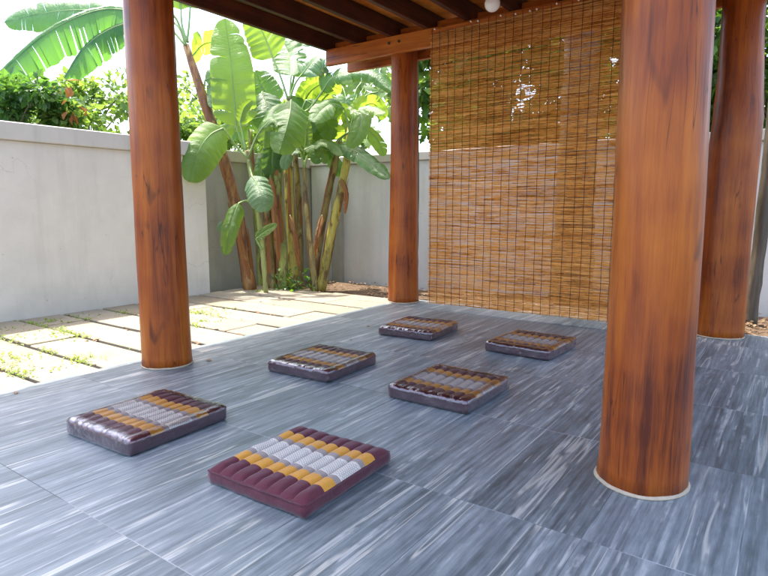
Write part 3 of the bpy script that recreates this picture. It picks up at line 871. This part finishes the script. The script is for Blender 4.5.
# 5: yellow stem
p5 = plant('bright yellow banana stem with brown scars in the middle of the clump', 'stem_yellow',
           [at(294, 293, 7.7), at(292, 245, 7.7), at(289, 195, 7.7), at(289, 150, 7.7), at(300, 112, 7.7)], [.075, .07, .068, .06, .04])
L(p5, [(322, 92), (332, 78, -.1), (352, 72, -.2), (372, 74, -.3), (393, 92, -.4)], .23, 7.5, 'banana_leaf_dark', [(300, 114), (310, 108)], (.75, .7), 12, .5, 9, 25, (.45, 1.0), topen=.7)
L(p5, [(306, 100), (318, 108), (326, 120, -.1), (330, 140, -.1)], .16, 7.6, 'banana_leaf_green', [(300, 114)], (.9, .5), 15, .4, 3, 26)
L(p5, [(330, 92, .3), (322, 100, .3), (312, 112, .3), (306, 130, .3)], .2, 7.8, 'banana_leaf_glow', None, (.8, -.5), 10, .2, 2, 27)

# 6: thin stem with small leaves
p6 = plant('thin banana stem with small drooping leaves right of the yellow one', 'stem_spotted',
           [at(315, 292, 7.55), at(311, 250, 7.5), at(306, 205, 7.5), at(304, 160, 7.5)], [.055, .045, .035, .025])
L(p6, [(300, 152), (292, 150), (286, 158), (284, 170)], .09, 7.4, 'banana_leaf_pale', [(304, 165)], (.8, .7), 20, .4, 2, 28)
L(p6, [(312, 150), (322, 142), (334, 146), (342, 156, -.1)], .10, 7.4, 'banana_leaf_green', [(304, 168), (307, 158)], (.7, .8), 20, .4, 2, 29)
L(p6, [(305, 148), (306, 132), (304, 118)], .09, 7.45, 'banana_leaf_green', [(304, 160)], (1, .3), 20, .2, 1, 30)

# 7, 8: two stems leaning right
p7 = plant('dull brown banana stem leaning right, second from the right of the clump', 'stem_spotted',
           [at(314, 290, 7.95), at(317, 255, 7.95), at(325, 210, 7.95), at(334, 168, 7.9), at(340, 140, 7.9)], [.07, .065, .06, .055, .04])
L(p7, [(338, 128), (328, 116, -.1), (318, 122, -.2), (310, 138, -.2)], .17, 7.8, 'banana_leaf_green', [(340, 142)], (.7, .8), 18, .4, 3, 31)
L(p7, [(334, 150), (322, 152, -.1), (312, 162, -.1)], .12, 7.8, 'banana_leaf_dark', [(338, 146)], (.8, .7), 18, .4, 2, 32)
p8 = plant('ochre banana stem leaning furthest right in the clump', 'stem_yellow',
           [at(321, 291, 7.8), at(328, 250, 7.8), at(337, 208, 7.75), at(346, 165, 7.7), at(350, 128, 7.65)], [.075, .07, .068, .062, .045])
L(p8, [(334, 146, -.1), (348, 147, -.2), (366, 158, -.35), (389, 179, -.5)], .17, 7.6, 'banana_leaf_dark', [(349, 132), (338, 140)], (.75, .75), 14, .35, 4, 33, (.8, 1.0))
L(p8, [(344, 108), (332, 104, -.1), (320, 112, -.2), (312, 122, -.3)], .16, 7.5, 'banana_leaf_green', [(350, 132)], (.75, .7), 18, .4, 4, 34)
L(p8, [(354, 112), (362, 116, -.1), (358, 132, -.2), (348, 148, -.2)], .13, 7.5, 'banana_leaf_green', [(350, 132)], (.9, .5), 18, .4, 3, 35)
L(p8, [(330, 156), (338, 166), (342, 176)], .10, 7.9, 'banana_leaf_dark', [(348, 148)], (.9, .6), 15, .4, 2, 36)

L(p5, [(305, 118), (316, 123), (330, 131), (345, 131)], .15, 7.6, 'banana_leaf_glow', [(300, 114)], (.8, -.5), 12, .3, 3, 51)
L(p7, [(342, 136), (354, 120), (368, 109), (386, 113, -.1)], .16, 7.9, 'banana_leaf_green', [(340, 142)], (.7, .8), 15, .4, 6, 52)
L(p4, [(286, 104), (276, 112, -.1), (268, 128, -.2), (265, 148, -.2)], .15, 7.5, 'banana_leaf_green', None, (.8, .6), 15, .4, 5, 53)
L(p3, [(268, 150), (262, 165), (262, 180), (266, 194)], .10, 7.5, 'banana_leaf_dark', None, (.9, .4), 15, .4, 2, 54)
L(p5, [(300, 110), (310, 92), (324, 84), (342, 90)], .17, 7.9, 'banana_leaf_glow', None, (.7, -.6), 12, .3, 5, 55)
L(p6, [(303, 152), (296, 142), (288, 139), (279, 144)], .08, 7.5, 'banana_leaf_green', None, (.7, .8), 18, .4, 2, 56)
L(p4, [(288, 96), (300, 108), (312, 128), (318, 150)], .15, 7.8, 'banana_leaf_dark', None, (.9, .4), 15, .4, 6, 57)
L(p8, [(351, 124), (366, 128), (378, 140), (384, 156)], .12, 7.9, 'banana_leaf_green', None, (.8, .7), 15, .4, 4, 58)
L(p1, [(192, 56), (204, 44, .2), (220, 44, .3), (236, 60, .4)], .2, 7.6, 'banana_leaf_glow', None, (.7, -.5), 12, .3, 5, 59)
L(p3, [(277, 106), (262, 112, .3), (246, 122, .4), (232, 140, .4)], .18, 7.9, 'banana_leaf_dark', None, (.8, .5), 15, .4, 5, 60)
p9 = plant('thin dark banana stem half hidden behind the green and yellow stems', 'stem_spotted',
           [at(300, 292, 7.95), at(300, 240, 8.0), at(298, 190, 8.0), at(294, 140, 8.0)], [.06, .055, .05, .04])
L(p9, [(294, 132), (304, 118, .1), (318, 116, .1), (330, 128)], .15, 8.0, 'banana_leaf_glow', None, (.7, -.5), 12, .3, 5, 61)
L(p9, [(292, 130), (282, 120, .1), (270, 122, .1), (260, 136)], .14, 8.0, 'banana_leaf_green', None, (.8, .6), 15, .4, 5, 62)
p10 = plant('slender upright green banana stem just behind the leaning brown one', 'stem_green',
           [at(262, 292, 7.9), at(258, 235, 7.95), at(253, 180, 7.95), at(250, 130, 7.95)], [.06, .055, .05, .04])
L(p10, [(249, 122), (244, 100, .1), (236, 82, .2), (222, 74, .2)], .16, 8.0, 'banana_leaf_glow', None, (.8, -.4), 12, .3, 5, 63)
L(p10, [(251, 122), (260, 104, .1), (272, 92, .2), (284, 92, .2)], .16, 8.1, 'banana_leaf_green', None, (.8, .5), 15, .4, 6, 64)
L(p10, [(248, 126), (236, 122), (224, 130), (216, 146)], .13, 7.9, 'banana_leaf_green', None, (.8, .6), 15, .4, 5, 65)
for q, (pl, px_, hw_, d_, mt_) in enumerate((
        (p5, [(302, 108), (306, 94, .1), (314, 82, .2), (318, 68, .3)], .15, 8.0, 'banana_leaf_glow'), (p8, [(350, 122), (342, 112, .1), (332, 118, .1), (324, 132, .1)], .13, 7.9, 'banana_leaf_glow'),
        (p7, [(339, 136), (330, 124, .1), (326, 106, .2), (330, 92, .3)], .14, 8.1, 'banana_leaf_green'), (p10, [(250, 122), (246, 104, .1), (250, 86, .2), (258, 70, .3)], .15, 8.2, 'banana_leaf_green'),
        (p9, [(294, 132), (302, 126, .1), (312, 128, .1), (320, 140, .1)], .12, 7.9, 'banana_leaf_green'), (p3, [(276, 106), (284, 116, .1), (290, 132, .1), (290, 150, .1)], .13, 7.9, 'banana_leaf_glow'),
        (p8, [(352, 122), (362, 108, .1), (374, 104, .2), (386, 118, .2)], .15, 8.0, 'banana_leaf_glow'), (p6, [(304, 150), (314, 146), (322, 152), (326, 164)], .08, 7.4, 'banana_leaf_green'))):
    L(pl, px_, hw_, d_, mt_, None, (.75, -.4 if 'glow' in mt_ else .6), 14, .35, 7, 90 + q)
for pl, px_, hw_, d_, sd_ in ((p3, [(270, 175), (274, 205, -.05), (277, 235, -.1), (279, 262, -.1)], .07, 7.5, 71), (p1, [(236, 205), (239, 232, -.1), (244, 258, -.1), (250, 280, -.1)], .06, 7.35, 72),
                              (p7, [(322, 215), (317, 238, -.1), (314, 262, -.1)], .05, 7.8, 73), (p5, [(290, 215), (296, 240, -.1), (299, 268, -.1)], .05, 7.6, 74), (p8, [(341, 178), (346, 192, -.1), (345, 214, -.1)], .05, 7.6, 75)):
    pts_ = [at(q[0], q[1], d_ + (q[2] if len(q) > 2 else 0)) for q in px_]
    lamina('dry_leaf', pl, pts_, hw_, to_cam(pts_[0]), 48, .7, 6, 'leaf_dry', sd_, .006)
# papaya: lobed leaves on long stalks, beyond the wall
def papaya(label, base_px, d, crown_px, leaves, group=None):
    r = empty('papaya_tree', (0, 0, 0)); tag(r, label, 'papaya tree')
    top = at(*crown_px, d); b = Vector((top.x + .15, top.y + .1, -.14))
    MB().tube(spline([b, b.lerp(top, .5) + Vector((.05, 0, 0)), top], 12), [.07 - .03*i/11 for i in range(12)], 12, True, .1).build('trunk', M['bark'], r, True)
    for q, (lx, ly, dd, size, mat) in enumerate(leaves):
        c = at(lx, ly, d + dd); rn = random.Random(q*7 + 1)
        n = (to_cam(c)*.8 + UPV*.5 + Vector((rn.uniform(-.4, .4), rn.uniform(-.4, .4), 0))).normalized()
        down = (Vector((rn.uniform(-.4, .4), 0, -1))); down = (down - n*down.dot(n)).normalized(); sd = n.cross(down)
        V = [c]; F = []
        for li in range(7):
            a = R(-132 + li*44); ln = size*(1.0 - .10*abs(li - 3)); axis = down*math.cos(a) + sd*math.sin(a); per = n.cross(axis)
            # each lobe has its own side lobes
            pr = [(.12, .10), (.30, .085), (.42, .16), (.56, .10), (.68, .18), (.80, .07), (1.0, 0)]
            base = len(V)
            for s_, w in pr:
                for sg in (-1, 0, 1):
                    V.append(c + axis*ln*(s_ + (.06 if sg else 0)) + per*sg*w*ln*1.15 + n*(-.22*ln*s_*s_ + (.03*ln if sg == 0 else 0)))
            F.append((0, base, base+1)); F.append((0, base+1, base+2))
            for j in range(len(pr)-1):
                o = base + j*3
                F += [(o, o+3, o+4, o+1), (o+1, o+4, o+5, o+2)]
        lf = mesh_obj('leaf', V, F, M[mat], r, True)
        midp = top.lerp(c, .55) + Vector((0, 0, .12))
        MB().tube(spline([top, midp, c], 10), .010, 6).build('stalk', M['midrib_green'], lf, True)
    return r
papaya('papaya tree with lobed leaves on long stalks beyond the back wall', (352, 140), 9.6, (350, 118),
       [(366, 132, -.3, .34, 'leaf_bright'), (328, 96, .2, .42, 'leaf_bright'), (340, 84, .3, .42, 'leaf_bright'), (360, 84, .2, .45, 'leaf_bright'), (378, 92, 0, .42, 'leaf_bright'),
        (386, 108, .1, .38, 'leaf_mid'), (384, 76, .4, .42, 'leaf_bright'), (318, 108, .3, .36, 'leaf_bright'), (382, 62, .5, .42, 'leaf_bright'), (346, 100, -.2, .34, 'leaf_mid'), (372, 62, .6, .42, 'leaf_bright')])
papaya('papaya tree with hanging lobed leaves right of the rear column', (430, 140), 9.2, (434, 82),
       [(424, 100, -.2, .36, 'leaf_mid'), (424, 72, 0, .38, 'leaf_bright'), (422, 118, .1, .34, 'leaf_mid'), (440, 100, .2, .36, 'leaf_bright'), (456, 90, 0, .38, 'leaf_mid'), (426, 132, .2, .3, 'leaf_dark')])

# ================================================================== TREES AND SHRUBS
LEAFV = np.array([(0, 0, 0), (.5, .35, .10), (1.0, 0, -.05), (.5, -.35, .10)])
def leaf_cloud(centers, radii, counts, size, rn, flat=.0, droop=.25):
    V = []; F = []
    for c, r, n in zip(centers, radii, counts):
        d = rn.normal(size=(n, 3)); d /= np.linalg.norm(d, axis=1)[:, None]
        rr_ = r*(rn.random(n)**.45)[:, None]
        P = np.array(c) + d*rr_*np.array([1, 1, .8])
        ax = d + rn.normal(0, .7, (n, 3)); ax[:, 2] -= droop; ax /= np.linalg.norm(ax, axis=1)[:, None]
        up = rn.normal(0, .6, (n, 3)) + np.array([0, 0, 1.0])
        sd = np.cross(up, ax); sd /= np.linalg.norm(sd, axis=1)[:, None] + 1e-9
        nn = np.cross(ax, sd); s = size*rn.uniform(.6, 1.35, n)
        for i in range(n):
            b = len(V)
            q = P[i] + s[i]*(LEAFV[:, :1]*ax[i] + LEAFV[:, 1:2]*sd[i] + LEAFV[:, 2:3]*nn[i])
            V.extend(map(tuple, q)); F.append((b, b+1, b+2)); F.append((b, b+2, b+3))
    return V, F

def tree(name, cat, x, y, h, cr, z_low, label, mat, seed, leaf=.10, clumps=16, per=150, trunk_r=.06, group=None, lean=(0, 0), dry=None):
    rn = np.random.default_rng(seed); rs = random.Random(seed)
    r = empty(name, (x, y, -.14)); tag(r, label, cat, group)
    top = Vector((lean[0], lean[1], h*.8))
    m = MB(); m.tube(spline([(0, 0, 0), (lean[0]*.3 + rs.uniform(-.06, .06), lean[1]*.3, h*.35), top], 12), [trunk_r*(1 - .65*i/11) for i in range(12)], 10, True, .15, seed)
    cs = []; rads = []; cnt = []
    for i in range(clumps):
        a = rs.uniform(0, 6.28); q = rs.random()**.6
        z = rs.uniform(z_low, h - .15)
        kz = 1 - abs((z - (z_low + h)/2)/((h - z_low)/2 + .2))**2*.55
        c = Vector((lean[0]*z/h + math.cos(a)*cr*q*kz, lean[1]*z/h + math.sin(a)*cr*q*kz, z))
        cs.append(c); rads.append(cr*rs.uniform(.22, .42)); cnt.append(int(per*rs.uniform(.6, 1.3)))
        s0 = Vector((lean[0]*.4, lean[1]*.4, max(.3, min(h*.75, z*.72))))
        m.tube(spline([s0, s0.lerp(c, .5) + Vector((0, 0, .08)), c], 6), [trunk_r*.38*(1 - .75*j/5) for j in range(6)], 6)
    m.build('trunk', M['bark'], r, True)
    V, F = leaf_cloud(cs, rads, cnt, leaf, rn)
    mesh_obj('crown', V, F, M[mat], r, False)
    if dry:
        V, F = leaf_cloud([Vector(p) for p in dry], [.12]*len(dry), [6]*len(dry), .12, rn, 0, 1.2)
        mesh_obj('dry_leaves', V, F, M['leaf_dry'], r, False)
    return r

tree('shrub', 'shrub', -7.6, 7.9, 3.35, 1.0, 1.2, 'bright bush close behind the crowns of the banana clump', 'leaf_bright', 28, .12, 22, 220, .05)
tree('shrub', 'shrub', -9.2, 2.6, 3.35, 1.0, 1.3, 'pale bush rising behind the dark round leaved shrub', 'leaf_bright', 29, .12, 20, 170, .05)
G1 = 'garden trees beyond the walls'
tree('shrub', 'shrub', -7.0, 2.85, 2.55, .60, 1.1, 'dark round leaved shrub rising above the left wall', 'leaf_shrub', 21, .085, 22, 230, .04,
     dry=[(.35, .42, 2.50), (.40, .52, 2.25), (.45, .50, 1.98)])
tree('shrub', 'shrub', -8.4, 1.5, 3.0, .9, 1.1, 'bright leafy shrub at the far left behind the dark one', 'leaf_bright', 22, .10, 16, 150, .04)
tree('shrub', 'shrub', -7.3, 3.6, 2.35, .8, 1.0, 'yellow green shrub over the wall beside the front left column', 'leaf_bright', 23, .09, 18, 190, .04)
tree('shrub', 'shrub', -8.6, 4.6, 3.0, 1.0, 1.0, 'loose pale green bush behind the front left column', 'leaf_bright', 24, .11, 22, 200, .05)
tree('shrub', 'shrub', -8.0, 6.2, 2.8, 1.0, 1.0, 'mid green bush filling the gap left of the leaning banana stem', 'leaf_bright', 25, .11, 22, 230, .05)
tree('garden_tree', 'tree', -9.6, 8.0, 3.8, 1.2, 1.2, 'pale tree far behind the banana crowns', 'leaf_bright', 26, .12, 18, 130, .08, G1)
tree('garden_tree', 'tree', -8.1, 8.8, 3.4, 1.1, 1.0, 'green tree behind the middle of the banana clump', 'leaf_bright', 27, .13, 22, 220, .08, G1)
# behind the blind and to the right
tree('garden_tree', 'tree', -4.85, 8.7, 4.6, 1.05, 1.6, 'leafy tree seen through the left part of the blind', 'leaf_bright', 31, .15, 28, 260, .09, G1)
tree('garden_tree', 'tree', -3.7, 8.4, 5.0, 1.15, 1.5, 'leafy tree seen through the middle of the blind', 'leaf_bright', 32, .15, 28, 260, .10, G1)
tree('garden_tree', 'tree', -2.5, 8.6, 4.8, 1.1, 1.5, 'leafy tree seen through the right part of the blind', 'leaf_bright', 33, .15, 28, 260, .09, G1)
tree('garden_tree', 'tree', -1.3, 8.3, 4.6, 1.1, 1.4, 'green tree behind the thick near column', 'leaf_mid', 34, .12, 22, 150, .09, G1)
tree('garden_tree', 'tree', -.25, 8.2, 4.4, 1.0, 1.2, 'bright tree over the wall at the right edge', 'leaf_bright', 35, .12, 28, 260, .08, G1)
tree('garden_tree', 'tree', 1.0, 8.6, 4.6, 1.2, 1.2, 'bushy tree beyond the right end of the back wall', 'leaf_mid', 36, .12, 22, 150, .09, G1)

def bare_trunk(label, x, y, r0, h, seed, lean=(0, 0)):
    r = empty('tree', (x, y, -.10)); tag(r, label, 'tree')
    pts = spline([(0, 0, 0), (lean[0]*.4 + .02, lean[1]*.4, h*.4), (lean[0], lean[1], h)], 24)
    MB().tube(pts, [r0*(1.15 - .45*i/23) for i in range(24)], 16, True, .22, seed).build('trunk', M['bark'], r, True)
    rn = np.random.default_rng(seed); rs = random.Random(seed); cs = []; m = MB()
    for i in range(12):
        a = rs.uniform(0, 6.28); c = Vector((lean[0] + math.cos(a)*rs.uniform(.3, .9), lean[1] + .8 + abs(math.sin(a))*rs.uniform(.2, .8), h + rs.uniform(-.5, .9)))
        cs.append(c); m.tube([Vector((lean[0], lean[1], h - .3)), Vector((lean[0], lean[1], h)).lerp(c, .6) + Vector((0, 0, .05)), c], [r0*.3, r0*.2, r0*.08], 6)
    m.build('limbs', M['bark'], r, True)
    V, F = leaf_cloud(cs, [.4]*len(cs), [150]*len(cs), .11, rn)
    mesh_obj('crown', V, F, M['leaf_mid'], r, False)
bare_trunk('slim tree trunk standing close behind the blind on the left', -4.1, 6.4, .075, 4.2, 41)
bare_trunk('stout tree trunk standing close behind the blind on the right', -2.02, 6.45, .22, 4.2, 42)
bare_trunk('slim mossy trunk just right of the rear right column', -.285, 6.15, .055, 3.3, 43, (.05, .1))

# ================================================================== SMALL STUFF
def quads_stuff(name, pts, mat, size, rn, stand=False):
    V = []; F = []
    for p in pts:
        a = rn.uniform(0, 6.28); s = size*rn.uniform(.5, 1.3)
        ax = Vector((math.cos(a), math.sin(a), rn.uniform(.3, 1.2) if stand else rn.uniform(-.15, .35))).normalized()
        sd = ax.cross(UPV).normalized(); b = len(V); P_ = Vector(p); nn = sd.cross(ax)
        V += [P_, P_ + ax*s*.5 + sd*s*.28 + nn*s*.1, P_ + ax*s, P_ + ax*s*.5 - sd*s*.28 + nn*s*.1]
        F += [(b, b+1, b+2), (b, b+2, b+3)]
    o = mesh_obj(name, V, F, M[mat]); tag(o, kind='stuff'); return o
rn = random.Random(5); pts = []
def gpt(px, py, z):
    d = (_F*FPX + _R*(px-384) - _U*(py-288)); t = (z - CAM_H)/d.z; return CAMV + d*t
for (px, py, rad, n) in ((55, 335, .26, 260), (50, 322, .2, 140), (15, 358, .16, 170), (3, 331, .18, 130), (105, 315, .2, 70), (203, 312, .22, 160), (200, 322, .18, 130), (258, 291, .10, 60), (90, 356, .12, 60), (24, 372, .15, 60), (62, 366, .12, 40)):
    c = gpt(px, py, PZ)
    for i in range(n):
        a = rn.uniform(0, 6.28); q = rad*rn.random()
        x = c.x + math.cos(a)*q*1.5; y = c.y + math.sin(a)*q
        # weeds gather along the joints
        jy = 1.53 + .4*round((y - 1.53)/.4)
        if rn.random() < .6: y = jy + rn.gauss(0, .03)
        if x > FX0 - .03 or x < -5.84: continue
        pts.append((x, y, PZ - .004))
quads_stuff('weeds', pts, 'weed_green', .03, rn, True)
pts = []
for i in range(900):
    x = rn.uniform(-5.9, 1.2); y = rn.uniform(5.45, 6.8)
    pts.append((x, y, -.03 if x > -3.2 else -.085))
for i in range(350):
    pts.append((rn.uniform(-.6, .6), rn.uniform(5.43, 6.2), rn.uniform(-.03, .01)))
for i in range(160):
    jy = 1.53 + .4*rn.randint(-1, 8); pts.append((rn.uniform(-5.8, FX0 - .1), jy + rn.gauss(0, .02), PZ - .01))
for i in range(5):
    pts.append((rn.uniform(-3.4, -2.6), rn.uniform(.8, 5.3), .0035))
quads_stuff('leaf_litter', pts, 'leaf_litter', .055, rn)
# low weeds at the foot of the banana clump
pts = []
for (px, d, n) in ((290, 7.45, 34), (283, 7.5, 22), (300, 7.5, 30), (310, 7.5, 14)):
    c = at(px, 285, d)
    for i in range(n): pts.append((c.x + rn.gauss(0, .08), c.y + rn.gauss(0, .06), -.08 + abs(rn.gauss(0, .16))))
o = quads_stuff('ground_cover', pts, 'leaf_mid', .08, rn, True)

# ================================================================== LIGHT
sun_dir = Vector((-.34, .05, 1.0)).normalized()
elev = math.asin(sun_dir.z); az = math.atan2(sun_dir.x, sun_dir.y)
sl = bpy.data.lights.new('sun', 'SUN'); so = bpy.data.objects.new('sun', sl); COL.objects.link(so)
sl.energy = 2.0; sl.angle = R(.6); sl.color = (1, .95, .87)
so.rotation_euler = (-sun_dir).to_track_quat('-Z', 'Y').to_euler()
w = bpy.data.worlds.new('World'); S.world = w; w.use_nodes = True
nt = w.node_tree; nt.nodes.clear()
sk = nt.nodes.new('ShaderNodeTexSky'); sk.sky_type = 'NISHITA'; sk.sun_disc = False
sk.sun_elevation = elev; sk.sun_rotation = az; sk.air_density = 1.0; sk.dust_density = 3.5; sk.ozone_density = .6
bg = nt.nodes.new('ShaderNodeBackground'); bg.inputs['Strength'].default_value = .15
wo = nt.nodes.new('ShaderNodeOutputWorld')
nt.links.new(sk.outputs[0], bg.inputs[0]); nt.links.new(bg.outputs[0], wo.inputs[0])

S.render.engine = 'CYCLES'
S.cycles.max_bounces = 12; S.cycles.transparent_max_bounces = 16; S.cycles.diffuse_bounces = 6
S.view_settings.view_transform = 'Standard'; S.view_settings.look = 'None'; S.view_settings.gamma = 1
S.view_settings.use_curve_mapping = False; S.view_settings.exposure = 2.6
